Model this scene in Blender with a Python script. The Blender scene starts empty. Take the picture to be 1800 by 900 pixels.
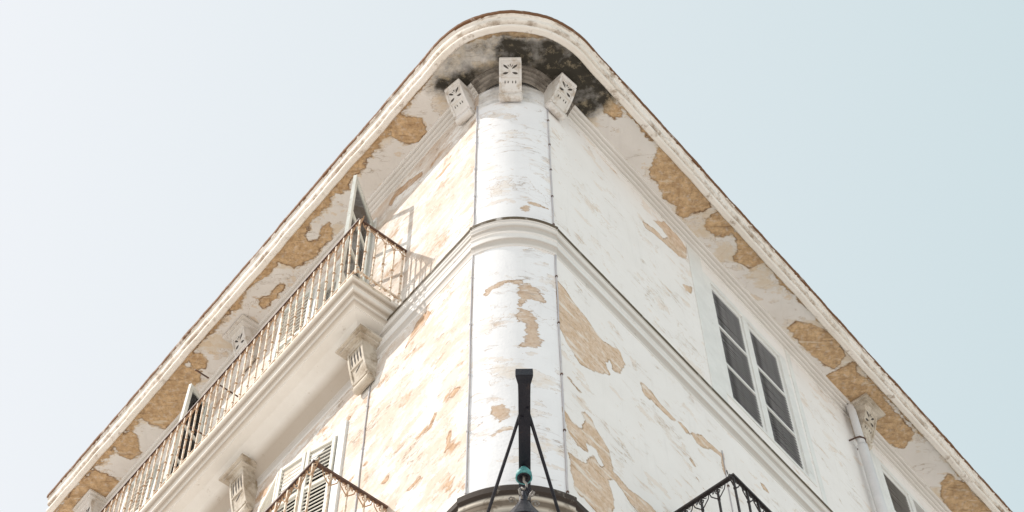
import bpy, bmesh, math, random
import numpy as np
from mathutils import Vector, Matrix
random.seed(7)
S = bpy.context.scene
COLL = S.collection

# ------------------------------------------------------------------ camera
cam_d = bpy.data.cameras.new('camera'); cam = bpy.data.objects.new('camera', cam_d); COLL.objects.link(cam)
cam_d.sensor_width = 36; cam_d.lens = 60.797; cam_d.clip_start = 0.1; cam_d.clip_end = 2000
RT = Vector((0.99995765, 0.00796241, -0.00461539)); UP = Vector((0.00920336, -0.86512701, 0.5014684)); FW = Vector((0, 0.50148964, 0.86516365))
cam.matrix_world = Matrix(((RT.x, UP.x, -FW.x, 0), (RT.y, UP.y, -FW.y, 0), (RT.z, UP.z, -FW.z, 1.6), (0, 0, 0, 1)))
S.camera = cam

# ------------------------------------------------------------------ sun, sky, exposure
SUNRAY = Vector((1.41, 0.05, -1.45)).normalized()          # direction the light travels
sun_d = bpy.data.lights.new('sun', 'SUN'); sun = bpy.data.objects.new('sun', sun_d); COLL.objects.link(sun)
sun_d.energy = 4.3; sun_d.angle = math.radians(0.6); sun_d.color = (1.0, 0.95, 0.89)
sun.rotation_euler = SUNRAY.to_track_quat('-Z', 'Y').to_euler()
W = bpy.data.worlds.new('World'); S.world = W; W.use_nodes = True
nt = W.node_tree; nt.nodes.clear()
out = nt.nodes.new('ShaderNodeOutputWorld'); bg = nt.nodes.new('ShaderNodeBackground')
sky = nt.nodes.new('ShaderNodeTexSky'); sky.sky_type = 'NISHITA'; sky.sun_disc = False
tosun = -SUNRAY
sky.sun_elevation = math.asin(tosun.z); sky.sun_rotation = math.atan2(tosun.x, tosun.y)
sky.dust_density = 3.0; sky.air_density = 1.0
mx = nt.nodes.new('ShaderNodeMix'); mx.data_type = 'RGBA'; mx.inputs[0].default_value = 0.93
geo = nt.nodes.new('ShaderNodeNewGeometry')                # thin bright overcast veil, whiter towards the sun
dot = nt.nodes.new('ShaderNodeVectorMath'); dot.operation = 'DOT_PRODUCT'
dot.inputs[1].default_value = (-1.0, 0, 0)
tc = nt.nodes.new('ShaderNodeTexCoord'); nt.links.new(tc.outputs['Generated'], dot.inputs[0])
mr = nt.nodes.new('ShaderNodeMapRange'); mr.inputs[1].default_value = -0.30; mr.inputs[2].default_value = 0.30
nt.links.new(dot.outputs['Value'], mr.inputs[0])
veil = nt.nodes.new('ShaderNodeMix'); veil.data_type = 'RGBA'
veil.inputs[6].default_value = (6.0, 7.1, 7.4, 1); veil.inputs[7].default_value = (8.3, 8.55, 8.85, 1)
nt.links.new(mr.outputs[0], veil.inputs[0]); nt.links.new(sky.outputs[0], mx.inputs[6]); nt.links.new(veil.outputs[2], mx.inputs[7])
nt.links.new(mx.outputs[2], bg.inputs[0]); bg.inputs[1].default_value = 0.10
nt.links.new(bg.outputs[0], out.inputs[0])
nt.nodes.remove(geo)
S.view_settings.view_transform = 'Standard'; S.view_settings.look = 'None'; S.view_settings.gamma = 1
S.view_settings.exposure = 0.14; S.view_settings.use_curve_mapping = False

# ------------------------------------------------------------------ plaster loss outlines, metres on the real surfaces
SOFFIT = {'peel':[[(1.17,9.302),(1.228,9.226),(1.29,9.292),(1.434,9.47),(1.395,9.525),(1.325,9.543),(1.183,9.461)],
  [(1.893,9.968),(1.852,10.139),(1.791,10.276),(1.821,10.414),(1.945,10.555),(1.996,10.724),(2.14,10.815),(2.207,10.933),(2.262,10.993),(2.413,10.888),(2.535,10.842),(2.574,10.796),(2.525,10.631),(2.349,10.374),(2.155,10.142),(2.007,10.004)],
  [(1.912,10.508),(2.012,10.707),(2.144,10.819),(2.191,10.957),(2.263,11.017),(2.357,10.94),(2.501,10.908),(2.618,10.848),(2.551,10.655),(2.393,10.443),(2.262,10.258),(1.893,10.254)],
  [(2.633,10.938),(2.745,10.892),(2.876,11.011),(2.952,11.239),(2.808,11.293),(2.699,11.284),(2.545,11.127),(2.569,11.02)],
  [(2.952,11.239),(3.1,11.277),(3.379,11.697),(3.255,11.739),(3.185,11.812),(3.086,11.738),(2.926,11.601),(2.999,11.517),(2.984,11.372)],
  [(3.758,12.737),(3.872,12.644),(4.116,12.679),(4.445,12.888),(4.596,13.221),(4.456,13.417),(4.309,13.344),(4.007,13.057)],
  [(4.345,13.564),(4.458,13.451),(4.724,13.286),(4.773,13.433),(4.686,13.644)],
  [(4.347,13.561),(4.48,13.443),(4.63,13.405),(4.908,13.567),(5.078,13.728),(5.21,13.944),(5.437,14.217),(5.679,14.493),(5.649,14.631),(5.564,14.783),(5.475,14.796),(5.399,14.711),(5.171,14.681),(5.024,14.79),(4.71,14.06),(4.612,13.951)],
  [(6.236,15.226),(6.352,15.341),(6.546,15.429),(6.685,15.631),(7.038,16.042),(6.413,16.034),(6.195,15.654),(6.175,15.424)],
  [(-1.544,9.571),(-1.431,9.468),(-1.129,9.519),(-1.078,9.737),(-1.191,9.858),(-1.375,9.888),(-1.516,9.773)],
  [(-1.774,9.835),(-1.649,9.812),(-1.822,10.055),(-1.996,10.301),(-2.219,10.591),(-2.307,10.573),(-2.089,10.259)],
  [(-2.269,10.395),(-2.125,10.373),(-2.113,10.536),(-2.217,10.558),(-2.317,10.511)],
  [(-3.204,11.597),(-3.126,11.404),(-3.009,11.236),(-2.875,11.118),(-2.774,11.167),(-2.7,11.312),(-2.552,11.277),(-2.519,11.098),(-2.411,11.027),(-2.345,11.147),(-2.406,11.291),(-2.539,11.41),(-2.611,11.555),(-2.743,11.627),(-2.918,11.718),(-3.04,11.66)],
  [(-3.13,11.452),(-3.076,11.574),(-3.264,11.817),(-3.443,11.939),(-3.579,12.037),(-3.619,12.011),(-3.385,11.742)],
  [(-3.433,12.2),(-3.289,12.139),(-3.126,11.962),(-3.053,11.98),(-3.161,12.141),(-3.303,12.315),(-3.392,12.352),(-3.433,12.288)],
  [(-3.859,12.309),(-3.768,12.247),(-3.662,12.261),(-3.682,12.361),(-3.823,12.385)],
  [(-4.45,13.07),(-4.295,13.046),(-4.221,13.177),(-4.255,13.307),(-4.389,13.332),(-4.466,13.226)],
  [(-5.196,13.881),(-5.045,13.722),(-4.846,13.512),(-4.673,13.329),(-4.427,13.279),(-4.329,13.385),(-4.353,13.517),(-4.462,13.622),(-4.522,13.781),(-4.638,14.05),(-4.791,14.238),(-4.934,14.324),(-5.084,14.262),(-5.227,14.151)],
  [(-5.685,14.613),(-5.53,14.449),(-5.402,14.313),(-5.332,14.479),(-5.315,14.756),(-5.466,14.852),(-5.617,14.795)],
  [(-6.008,15.029),(-5.881,15.101),(-5.629,15.266),(-5.792,15.487),(-5.97,15.803),(-6.222,15.975),(-6.752,15.969),(-6.659,15.795),(-6.321,15.337)],
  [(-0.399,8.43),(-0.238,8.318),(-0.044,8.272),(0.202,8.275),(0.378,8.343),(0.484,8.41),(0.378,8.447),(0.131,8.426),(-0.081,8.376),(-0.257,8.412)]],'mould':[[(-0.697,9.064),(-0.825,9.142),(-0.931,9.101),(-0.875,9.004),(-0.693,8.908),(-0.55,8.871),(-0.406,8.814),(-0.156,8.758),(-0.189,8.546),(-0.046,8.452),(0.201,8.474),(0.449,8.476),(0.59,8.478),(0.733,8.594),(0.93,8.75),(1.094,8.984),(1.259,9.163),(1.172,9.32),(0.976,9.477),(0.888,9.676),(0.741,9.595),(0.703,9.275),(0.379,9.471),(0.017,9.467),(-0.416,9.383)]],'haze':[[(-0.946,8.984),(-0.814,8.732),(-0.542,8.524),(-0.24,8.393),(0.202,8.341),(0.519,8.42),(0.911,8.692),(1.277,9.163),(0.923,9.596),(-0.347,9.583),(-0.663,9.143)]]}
WALL_R = [[(0.018,16.843),(0.127,16.832),(0.35,16.715),(0.503,16.658),(0.753,16.541),(1.028,16.7),(1.105,16.521),(1.003,16.227),(0.887,16.169),(0.844,16.307),(0.758,16.146),(0.819,16.01),(0.605,15.8),(0.33,15.64),(0.122,15.804),(0.017,15.991),(-0.001,16.396)],
  [(-0.016,14.557),(0.142,14.483),(0.268,14.499),(0.351,14.723),(0.302,14.798),(0.36,14.865),(0.452,14.843),(0.498,14.748),(0.683,14.61),(0.727,14.316),(0.95,14.276),(1.264,14.355),(1.365,14.312),(1.063,14.025),(0.735,14.194),(0.613,14.097),(0.688,13.917),(0.664,13.647),(0.474,13.467),(0.393,13.857),(0.327,14.021),(0.346,14.134),(0.446,14.283),(0.529,14.177),(0.582,14.278),(0.478,14.412),(0.361,14.365),(0.33,14.405),(0.353,14.236),(0.215,14.191),(0.085,14.247)],
  [(0.08,13.934),(0.168,13.954),(0.362,14.045),(0.397,13.906),(0.542,13.776),(0.568,13.556),(0.427,13.422),(0.237,13.481),(0.203,13.436),(0.121,13.499),(0.08,13.727)],
  [(1.354,16.46),(1.441,16.527),(1.539,16.461),(1.493,16.297),(1.414,16.296)],
  [(1.518,16.511),(1.697,16.446),(1.963,16.431),(1.911,16.348),(1.666,16.314),(1.501,16.362)],
  [(1.99,16.431),(2.051,16.482),(2.193,16.432),(2.13,16.375)],
  [(2.216,16.493),(2.435,16.655),(2.616,16.657),(2.775,16.683),(2.846,16.764),(2.816,16.521),(2.817,16.301),(2.779,16.318),(2.761,16.607),(2.587,16.571),(2.453,16.434),(2.308,16.383)],
  [(2.088,15.919),(2.147,15.957),(2.249,15.845),(2.185,15.861)],
  [(2.157,15.679),(2.208,15.672),(2.327,15.593),(2.251,15.609)],
  [(0.085,15.158),(0.134,15.199),(0.33,15.138),(0.258,15.112)],
  [(3.541,16.916),(3.641,16.972),(3.71,16.883),(3.584,16.845)],
  [(2.13,20.998),(2.403,21.329),(2.705,21.336),(2.849,21.234),(2.808,20.893),(2.635,20.728),(2.333,20.675),(2.098,20.604),(1.928,20.516),(1.842,20.604),(1.98,20.689),(2.185,20.782),(2.294,20.744),(2.436,20.955),(2.312,21.017)],
  [(2.592,19.989),(2.816,20.193),(2.767,19.98),(2.643,19.901)]]
WALL_L = [[(1.167,16.92),(0.997,17.211),(0.807,17.245),(0.716,17.101),(0.845,16.994),(1.062,16.979)],
  [(0.334,15.112),(0.239,15.164),(0.151,15.065),(0.283,15.056)],
  [(0.333,15.099),(0.214,15.135),(0.151,15.065),(0.258,15.041)],
  [(0.551,15.093),(0.512,15.05),(0.587,14.876),(0.711,14.92),(0.616,14.958)],
  [(0.309,14.552),(0.265,14.491),(0.286,14.284),(0.375,14.222),(0.336,14.36)],
  [(0.941,14.268),(0.741,14.278),(0.703,14.239),(0.878,14.216)],
  [(1.382,14.817),(1.297,14.842),(1.232,14.813),(1.261,14.733),(1.34,14.775)],
  [(1.734,15.467),(1.672,15.493),(1.635,15.442),(1.676,15.42)],
  [(2.161,16.712),(2.124,16.76),(2.075,16.706),(2.097,16.658)],
  [(1.837,21.113),(1.715,21.236),(1.407,21.131),(1.134,20.961),(1.126,20.842),(1.426,20.943),(1.701,21.088),(1.751,20.906)]]
COL = [[(-0.302,16.428),(-0.252,16.585),(-0.088,16.636),(0.072,16.599),(0.071,16.553),(-0.089,16.574),(-0.235,16.515),(-0.268,16.394)],
  [(0.039,16.55),(0.168,16.574),(0.298,16.415),(0.295,16.293),(0.164,16.298),(0.051,16.127),(0.038,16.366)],
  [(0.035,16.067),(0.161,16.059),(0.221,15.846),(0.248,15.602),(0.279,15.561),(0.198,15.416),(0.06,15.414),(0.108,15.587),(0.111,15.843),(0.034,15.863)],
  [(-0.238,14.484),(-0.121,14.459),(-0.063,14.326),(-0.064,14.229),(-0.149,14.197),(-0.207,14.312)],
  [(-0.221,14.04),(-0.12,14.094),(-0.036,14.101),(-0.12,14.058),(-0.192,14.007)],
  [(0.087,18.193),(0.176,18.326),(0.303,18.353),(0.377,18.297),(0.282,18.25),(0.192,18.26),(0.12,18.092)]]
# ------------------------------------------------------------------ place frames
EL = Vector((-0.398, 9.11, 0)); ER = Vector((0.442, 9.11, 0))
AL, AR = -0.694328, 0.701875
dL = Vector((math.sin(AL), math.cos(AL), 0)); nL = Vector((-math.cos(AL), math.sin(AL), 0))
dR = Vector((math.sin(AR), math.cos(AR), 0)); nR = Vector((math.cos(AR), -math.sin(AR), 0))
CR, CC = 0.84, Vector((0.022, 9.837, 0))                   # column face: flat arc between the two edges
def PL(s, d, z): v = EL + dL*s + nL*d; return Vector((v.x, v.y, z))
def PR(s, d, z): v = ER + dR*s + nR*d; return Vector((v.x, v.y, z))
def PC(u, d, z): a = u/CR; return Vector((CC.x + math.sin(a)*(CR+d), CC.y - math.cos(a)*(CR+d), z))
KC, KR = Vector((0.0231, 9.4625, 0)), 0.5483                  # centre and radius of the round cornice corner
LEND, REND = 9.2, 15.0
def cornice_path(step=0.05):
    """list of functions d -> (x, y) along the eaves, from the far left end round the corner to the right"""
    pts = []
    for s in np.arange(LEND, 0.001, -step): pts.append((EL + dL*float(s), nL))
    a0, a1 = math.atan2(nL.x, -nL.y), math.atan2(nR.x, -nR.y)
    n = 60
    for i in range(n+1):
        a = a0 + (a1-a0)*i/n; nn = Vector((math.sin(a), -math.cos(a), 0)); pts.append((KC + nn*KR, nn))
    for s in np.arange(step, REND+.001, step): pts.append((ER + dR*float(s), nR))
    return pts

# ------------------------------------------------------------------ object helpers
WM = {}
def link(o, parent=None, world=None):
    COLL.objects.link(o); world = world or Matrix.Identity(4); WM[o.name] = world
    if parent is not None:
        o.parent = parent; o.matrix_parent_inverse = WM[parent.name].inverted()
    o.matrix_basis = world
    return o
def tag(o, label=None, cat=None, group=None, kind=None):
    if label: o['label'] = label
    if cat: o['category'] = cat
    if group: o['group'] = group
    if kind: o['kind'] = kind
    return o
def empty(name, loc, label, cat, group=None):
    o = bpy.data.objects.new(name, None); o.empty_display_size = .3
    link(o, None, Matrix.Translation(loc)); return tag(o, label, cat, group)
class MB:
    def __init__(s): s.v = []; s.f = []
    def box(s, P, a0, a1, b0, b1, c0, c1):
        n = len(s.v)
        for c in (c0, c1):
            for b in (b0, b1):
                for a in (a0, a1): s.v.append(P(a, b, c))
        s.f += [(n,n+1,n+3,n+2),(n+4,n+5,n+7,n+6),(n,n+1,n+5,n+4),(n+2,n+3,n+7,n+6),(n,n+2,n+6,n+4),(n+1,n+3,n+7,n+5)]; return s
    def prism(s, P, poly, a0, a1):            # polygon in (b, c), run along a
        n = len(s.v); k = len(poly)
        for a in (a0, a1):
            for b, c in poly: s.v.append(P(a, b, c))
        s.f.append(tuple(range(n, n+k))); s.f.append(tuple(range(n+2*k-1, n+k-1, -1)))
        for i in range(k): j = (i+1) % k; s.f.append((n+i, n+j, n+k+j, n+k+i))
        return s
    def sweep(s, sections, closed=True, caps=True):
        n = len(s.v); k = len(sections[0])
        for sec in sections: s.v += [Vector(p) for p in sec]
        for i in range(len(sections)-1):
            for j in range(k if closed else k-1):
                jj = (j+1) % k; a = n+i*k
                s.f.append((a+j, a+jj, a+k+jj, a+k+j))
        if caps:
            s.f.append(tuple(range(n, n+k))); m = n+(len(sections)-1)*k; s.f.append(tuple(range(m+k-1, m-1, -1)))
        return s
    def tube(s, pts, r, seg=6, rr=None):
        pts = [Vector(p) for p in pts]; secs = []
        up = Vector((0, 0, 1))
        for i, p in enumerate(pts):
            t = (pts[min(i+1, len(pts)-1)] - pts[max(i-1, 0)]).normalized()
            if abs(t.dot(up)) > .95: x = t.cross(Vector((0, 1, 0.02))).normalized()
            else: x = t.cross(up).normalized()
            y = t.cross(x); q = rr[i] if rr else r
            secs.append([p + (x*math.cos(2*math.pi*k/seg) + y*math.sin(2*math.pi*k/seg))*q for k in range(seg)])
        return s.sweep(secs)
    def lathe(s, c, prof, seg=20):            # profile (r, z) about the vertical through c
        n = len(s.v); c = Vector(c)
        for r, z in prof:
            for k in range(seg): a = 2*math.pi*k/seg; s.v.append(c + Vector((r*math.cos(a), r*math.sin(a), z)))
        for i in range(len(prof)-1):
            for k in range(seg):
                kk = (k+1) % seg; a = n+i*seg; s.f.append((a+k, a+kk, a+seg+kk, a+seg+k))
        return s
    def mesh(s, name, mat, smooth=False, fix=True):
        me = bpy.data.meshes.new(name); me.from_pydata([tuple(p) for p in s.v], [], s.f)
        if fix:
            bm = bmesh.new(); bm.from_mesh(me); bmesh.ops.recalc_face_normals(bm, faces=bm.faces); bm.to_mesh(me); bm.free()
        me.materials.append(mat)
        if smooth: me.shade_smooth()
        return me
    def build(s, name, mat, parent=None, smooth=False, bevel=0, label=None, fix=True):
        me = s.mesh(name, mat, smooth, fix); o = bpy.data.objects.new(name, me); link(o, parent)
        if bevel:
            m = o.modifiers.new('bevel', 'BEVEL'); m.width = bevel; m.segments = 2; m.limit_method = 'ANGLE'; m.angle_limit = math.radians(35)
        if label: o['label'] = label
        return o
def inst(name, me, parent, world, label=None):
    o = bpy.data.objects.new(name, me); link(o, parent, world)
    if label: o['label'] = label
    return o
def M_at(side, s, d, z, turn=0):
    P = {'L': PL, 'R': PR}[side]; p = P(s, d, z)
    x = dL if side == 'L' else -dR; y = nL if side == 'L' else nR
    m = Matrix(((x.x, y.x, 0, p.x), (x.y, y.y, 0, p.y), (0, 0, 1, p.z), (0, 0, 0, 1)))
    return m @ Matrix.Rotation(turn, 4, 'Z')
LOC = lambda a, b, c: Vector((a, b, c))

def sdf(pts, polys):
    """signed distance (positive inside) of Nx2 points to the union of polygons"""
    best = np.full(len(pts), -9.0)
    for poly in polys:
        P = np.array(poly, float)
        lo, hi = P.min(0)-.35, P.max(0)+.35
        idx = np.where(((pts > lo) & (pts < hi)).all(1))[0]
        if not len(idx): continue
        q = pts[idx]; dist = np.full(len(q), 9.0); ins = np.zeros(len(q), bool)
        for i in range(len(P)):
            a, b = P[i], P[(i+1) % len(P)]; e = b-a; w = q-a
            t = np.clip((w@e)/max(e@e, 1e-9), 0, 1)
            dist = np.minimum(dist, np.hypot(*(w-np.outer(t, e)).T))
            c = ((a[1] > q[:, 1]) != (b[1] > q[:, 1]))
            with np.errstate(divide='ignore', invalid='ignore'):
                xx = (b[0]-a[0])*(q[:, 1]-a[1])/(b[1]-a[1])+a[0]
            ins ^= c & (q[:, 0] < xx)
        best[idx] = np.maximum(best[idx], np.where(ins, dist, -dist))
    return np.clip(best, -.3, .3)
def attr(me, name, vals):
    a = me.attributes.new(name, 'FLOAT', 'POINT'); a.data.foreach_set('value', np.asarray(vals, np.float32))
def vattr(me, name, vals):
    a = me.attributes.new(name, 'FLOAT_VECTOR', 'POINT'); a.data.foreach_set('vector', np.asarray(vals, np.float32).ravel())

# ------------------------------------------------------------------ materials
def new_mat(name, rough=.85, metal=0):
    m = bpy.data.materials.new(name); m.use_nodes = True; n = m.node_tree
    b = n.nodes['Principled BSDF']; b.inputs['Roughness'].default_value = rough; b.inputs['Metallic'].default_value = metal
    b.inputs['Specular IOR Level'].default_value = .3
    return m, n, b
def N(n, t, **k):
    o = n.nodes.new(t)
    for a, v in k.items(): setattr(o, a, v)
    return o
def noise(n, vec, scale, detail=5, rough=.6, stretch=None):
    if stretch:
        mp = N(n, 'ShaderNodeMapping'); mp.inputs['Scale'].default_value = stretch; n.links.new(vec, mp.inputs[0]); vec = mp.outputs[0]
    t = N(n, 'ShaderNodeTexNoise'); t.inputs['Scale'].default_value = scale; t.inputs['Detail'].default_value = detail
    t.inputs['Roughness'].default_value = rough; n.links.new(vec, t.inputs['Vector']); return t.outputs['Fac']
def math_(n, op, a, b=None, c=None, clamp=False):
    o = N(n, 'ShaderNodeMath', operation=op, use_clamp=clamp)
    for i, x in enumerate((a, b, c)):
        if x is None: continue
        if isinstance(x, (int, float)): o.inputs[i].default_value = x
        else: n.links.new(x, o.inputs[i])
    return o.outputs[0]
def ramp(n, x, lo, hi, a=0.0, b=1.0):
    o = N(n, 'ShaderNodeMapRange'); n.links.new(x, o.inputs[0])
    for i, v in zip((1, 2, 3, 4), (lo, hi, a, b)): o.inputs[i].default_value = v
    return o.outputs[0]
def mix(n, f, a, b):
    o = N(n, 'ShaderNodeMix', data_type='RGBA')
    for i, x in ((0, f), (6, a), (7, b)):
        if isinstance(x, (int, float)): o.inputs[i].default_value = x
        elif isinstance(x, tuple): o.inputs[i].default_value = (*x, 1)
        else: n.links.new(x, o.inputs[i])
    return o.outputs[2]
def getattr_(n, name, out='Fac'):
    o = N(n, 'ShaderNodeAttribute', attribute_name=name); return o.outputs[out]

def plaster(name, paint, paint2, render, render2, edge, amp=.05, proc=.6, procband=.03, bump=.6, mould=(.044, .038, .029), edgew=.012, stroke=(.55, .40, .25), wash=(.80, .70, .60), w0=.56, wpoly=.03, rem=.56, hr=.50, nst=(.42, 1.5, 1), w2t=.60):
    """limewashed plaster over ochre render; 'peel' marks where the paint has come away, 'st' holds metres on the surface"""
    m, n, b = new_mat(name, .9)
    st = getattr_(n, 'st', 'Vector')
    n1 = noise(n, st, 8, 9, .66, (.7, 1.25, 1)); n2 = noise(n, st, 30, 4, .6); n3 = noise(n, st, 1.6, 5, .6)
    pe = getattr_(n, 'peel')
    x = math_(n, 'ADD', pe, math_(n, 'MULTIPLY', math_(n, 'SUBTRACT', n1, .5), amp*2))
    f_poly = ramp(n, x, -.003, .004)
    # scattered thin losses running along the wall
    n4 = noise(n, st, 3.0, 9, .64, nst)
    f_proc = ramp(n, n4, proc, proc+procband)
    f_thin = math_(n, 'MULTIPLY', f_proc, ramp(n, n3, .40, .55), clamp=True)
    f = math_(n, 'MAXIMUM', f_poly, f_thin)
    # edge of the paint film
    e = math_(n, 'SUBTRACT', 1.0, math_(n, 'DIVIDE', math_(n, 'ABSOLUTE', x), edgew), clamp=True)
    e = math_(n, 'MULTIPLY', e, ramp(n, noise(n, st, 4, 3, .5), .35, .62))
    # hairline strokes where the film lifts
    n5 = noise(n, st, 2.3, 6, .55, (.5, 1.9, 1))
    hair = math_(n, 'SUBTRACT', 1.0, math_(n, 'DIVIDE', math_(n, 'ABSOLUTE', math_(n, 'SUBTRACT', n5, .5)), .010), clamp=True)
    hair = math_(n, 'MULTIPLY', hair, ramp(n, noise(n, st, 1.9, 3, .5), hr, hr+.14))
    col_p = mix(n, ramp(n, n3, .3, .7), paint, paint2)
    col_p = mix(n, math_(n, 'MULTIPLY', ramp(n, n2, .62, .78), .25), col_p, render)
    col_r = mix(n, ramp(n, noise(n, st, 9, 8, .72), .38, .60), render, render2)
    col_r = mix(n, math_(n, 'MULTIPLY', ramp(n, noise(n, st, 24, 5, .7), .5, .66), .45), col_r, edge)
    col_r = mix(n, math_(n, 'MULTIPLY', ramp(n, noise(n, st, 14, 6, .7), .52, .7), .5), col_r, paint2)
    # thin intermediate coat: broad faint areas and a ragged margin round every bare patch
    wn = noise(n, st, 1.35, 10, .68, (.75, 1.3, 1)); wf = ramp(n, wn, w0, w0+.05)
    wb = ramp(n, math_(n, 'ADD', x, math_(n, 'MULTIPLY', math_(n, 'SUBTRACT', noise(n, st, 16, 6, .7), .42), wpoly*3)), -.004, .006)
    we = math_(n, 'SUBTRACT', 1.0, math_(n, 'DIVIDE', math_(n, 'ABSOLUTE', math_(n, 'SUBTRACT', wn, w0+.01)), .006), clamp=True)
    col_p = mix(n, math_(n, 'MULTIPLY', wf, ramp(n, noise(n, st, 12, 6, .7), .3, .62, .35, .95)), col_p, wash)
    col_p = mix(n, math_(n, 'MULTIPLY', wb, .85), col_p, wash)
    col_p = mix(n, math_(n, 'MULTIPLY', math_(n, 'MULTIPLY', we, ramp(n, noise(n, st, 3.7, 3), .42, .55)), .8), col_p, stroke)
    w2 = noise(n, st, 2.6, 9, .66, (.7, 1.15, 1)); f2 = ramp(n, w2, w2t, w2t+.012)
    col_p = mix(n, math_(n, 'MULTIPLY', f2, .55), col_p, tuple(.6*a_+.4*b_ for a_, b_ in zip(wash, render)))
    e2 = math_(n, 'SUBTRACT', 1.0, math_(n, 'DIVIDE', math_(n, 'ABSOLUTE', math_(n, 'SUBTRACT', w2, w2t)), .007), clamp=True)
    col_p = mix(n, math_(n, 'MULTIPLY', math_(n, 'MULTIPLY', e2, ramp(n, noise(n, st, 5, 3), .46, .58)), .85), col_p, stroke)
    # rain streaks and soot
    sk = noise(n, st, 5, 6, .6, (2.2, .22, 1)); col_p = mix(n, math_(n, 'MULTIPLY', ramp(n, sk, .56, .74), .13), col_p, tuple(v*.6 for v in paint2))
    # fine cracks
    vo = N(n, 'ShaderNodeTexVoronoi', feature='DISTANCE_TO_EDGE'); vo.inputs['Scale'].default_value = 1.1
    wv = N(n, 'ShaderNodeVectorMath', operation='ADD'); nzc = N(n, 'ShaderNodeTexNoise'); nzc.inputs['Scale'].default_value = 3.0; nzc.inputs['Detail'].default_value = 6
    n.links.new(st, nzc.inputs['Vector']); n.links.new(st, wv.inputs[0]); n.links.new(nzc.outputs['Color'], wv.inputs[1]); n.links.new(wv.outputs[0], vo.inputs['Vector'])
    ck = math_(n, 'MULTIPLY', ramp(n, vo.outputs['Distance'], .0, .006, 1, 0), ramp(n, noise(n, st, 1.1, 2), .50, .60))
    col_p = mix(n, math_(n, 'MULTIPLY', ck, .6), col_p, stroke)
    rs = noise(n, st, 3.4, 8, .66, (.55, 2.6, 1)); col_r = mix(n, math_(n, 'MULTIPLY', ramp(n, rs, rem, rem+.05), .85), col_r, wash)
    col_r = mix(n, math_(n, 'MULTIPLY', ramp(n, noise(n, st, 4.5, 8, .7, (.5, 3.2, 1)), .57, .64), .55), col_r, edge)
    c = mix(n, f, col_p, col_r)
    c = mix(n, math_(n, 'MULTIPLY', hair, .7), c, stroke)
    c = mix(n, e, c, edge)
    mo = getattr_(n, 'mould')
    mf = math_(n, 'ADD', mo, math_(n, 'MULTIPLY', math_(n, 'SUBTRACT', noise(n, st, 5, 9, .70), .5), 1.1))
    mf = math_(n, 'ADD', mf, math_(n, 'MULTIPLY', math_(n, 'SUBTRACT', noise(n, st, 2.2, 4, .6), .5), 1.0))
    mf = math_(n, 'MULTIPLY', ramp(n, mf, .16, 1.0), ramp(n, mo, .0, .35))
    moc = mix(n, ramp(n, math_(n, 'ADD', noise(n, st, 7, 9, .75), math_(n, 'MULTIPLY', math_(n, 'SUBTRACT', 1.0, mo), .30)), .54, .74), mould, tuple(x*3.6+y for x, y in zip(mould, (.24, .19, .12))))
    c = mix(n, mf, c, moc)
    n.links.new(c, b.inputs['Base Color'])
    h = math_(n, 'SUBTRACT', math_(n, 'MULTIPLY', n2, .25), math_(n, 'MULTIPLY', f, .5))
    h = math_(n, 'ADD', h, math_(n, 'MULTIPLY', n1, .35))
    h = math_(n, 'SUBTRACT', h, math_(n, 'MULTIPLY', hair, .5))
    bp = N(n, 'ShaderNodeBump'); bp.inputs['Strength'].default_value = bump; bp.inputs['Distance'].default_value = .02
    n.links.new(h, bp.inputs['Height']); n.links.new(bp.outputs[0], b.inputs['Normal'])
    return m
def stone(name, c1, c2, dirt=(.3, .22, .14), lo=.5, hi=.66, scale=6, rough=.85, bump=.4, amount=.8, stretch=(1, 1, 1), metal=0):
    m, n, b = new_mat(name, rough, metal)
    tcn = N(n, 'ShaderNodeTexCoord'); p = tcn.outputs['Object']
    c = mix(n, ramp(n, noise(n, p, scale*.4, 4), .35, .65), c1, c2)
    d = math_(n, 'MULTIPLY', ramp(n, noise(n, p, scale, 8, .7, stretch), lo, hi), amount)
    c = mix(n, d, c, dirt); n.links.new(c, b.inputs['Base Color'])
    bp = N(n, 'ShaderNodeBump'); bp.inputs['Strength'].default_value = bump; bp.inputs['Distance'].default_value = .01
    n.links.new(noise(n, p, scale*6, 5), bp.inputs['Height']); n.links.new(bp.outputs[0], b.inputs['Normal'])
    return m
def profile_stone(name, c1, c2, dirt, lip, thr=.5, glo=.24, gam=.5, GS=(1, 1, 1)):
    """moulding stone: attribute 'lip' marks the weathered upper edge"""
    m, n, b = new_mat(name, .85)
    p = N(n, 'ShaderNodeTexCoord').outputs['Object']
    c = mix(n, ramp(n, noise(n, p, 1.4, 5), .35, .65), c1, c2)
    c = mix(n, math_(n, 'MULTIPLY', ramp(n, noise(n, p, 5, 8, .72), thr, thr+.1), .7), c, dirt)
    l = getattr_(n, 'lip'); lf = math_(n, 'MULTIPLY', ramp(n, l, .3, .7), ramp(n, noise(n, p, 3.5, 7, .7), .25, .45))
    gr = math_(n, 'MULTIPLY', getattr_(n, 'groove_shade'), ramp(n, noise(n, p, 9, 6, .75, GS), glo, glo+.14)); c = mix(n, math_(n, 'MULTIPLY', gr, gam), c, dirt)  # shade lines painted into the moulding recesses, using the dirt colour
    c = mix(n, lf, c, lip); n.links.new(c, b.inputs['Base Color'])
    bp = N(n, 'ShaderNodeBump'); bp.inputs['Strength'].default_value = .4; bp.inputs['Distance'].default_value = .01
    n.links.new(noise(n, p, 22, 6, .7), bp.inputs['Height']); n.links.new(bp.outputs[0], b.inputs['Normal'])
    return m

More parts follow.
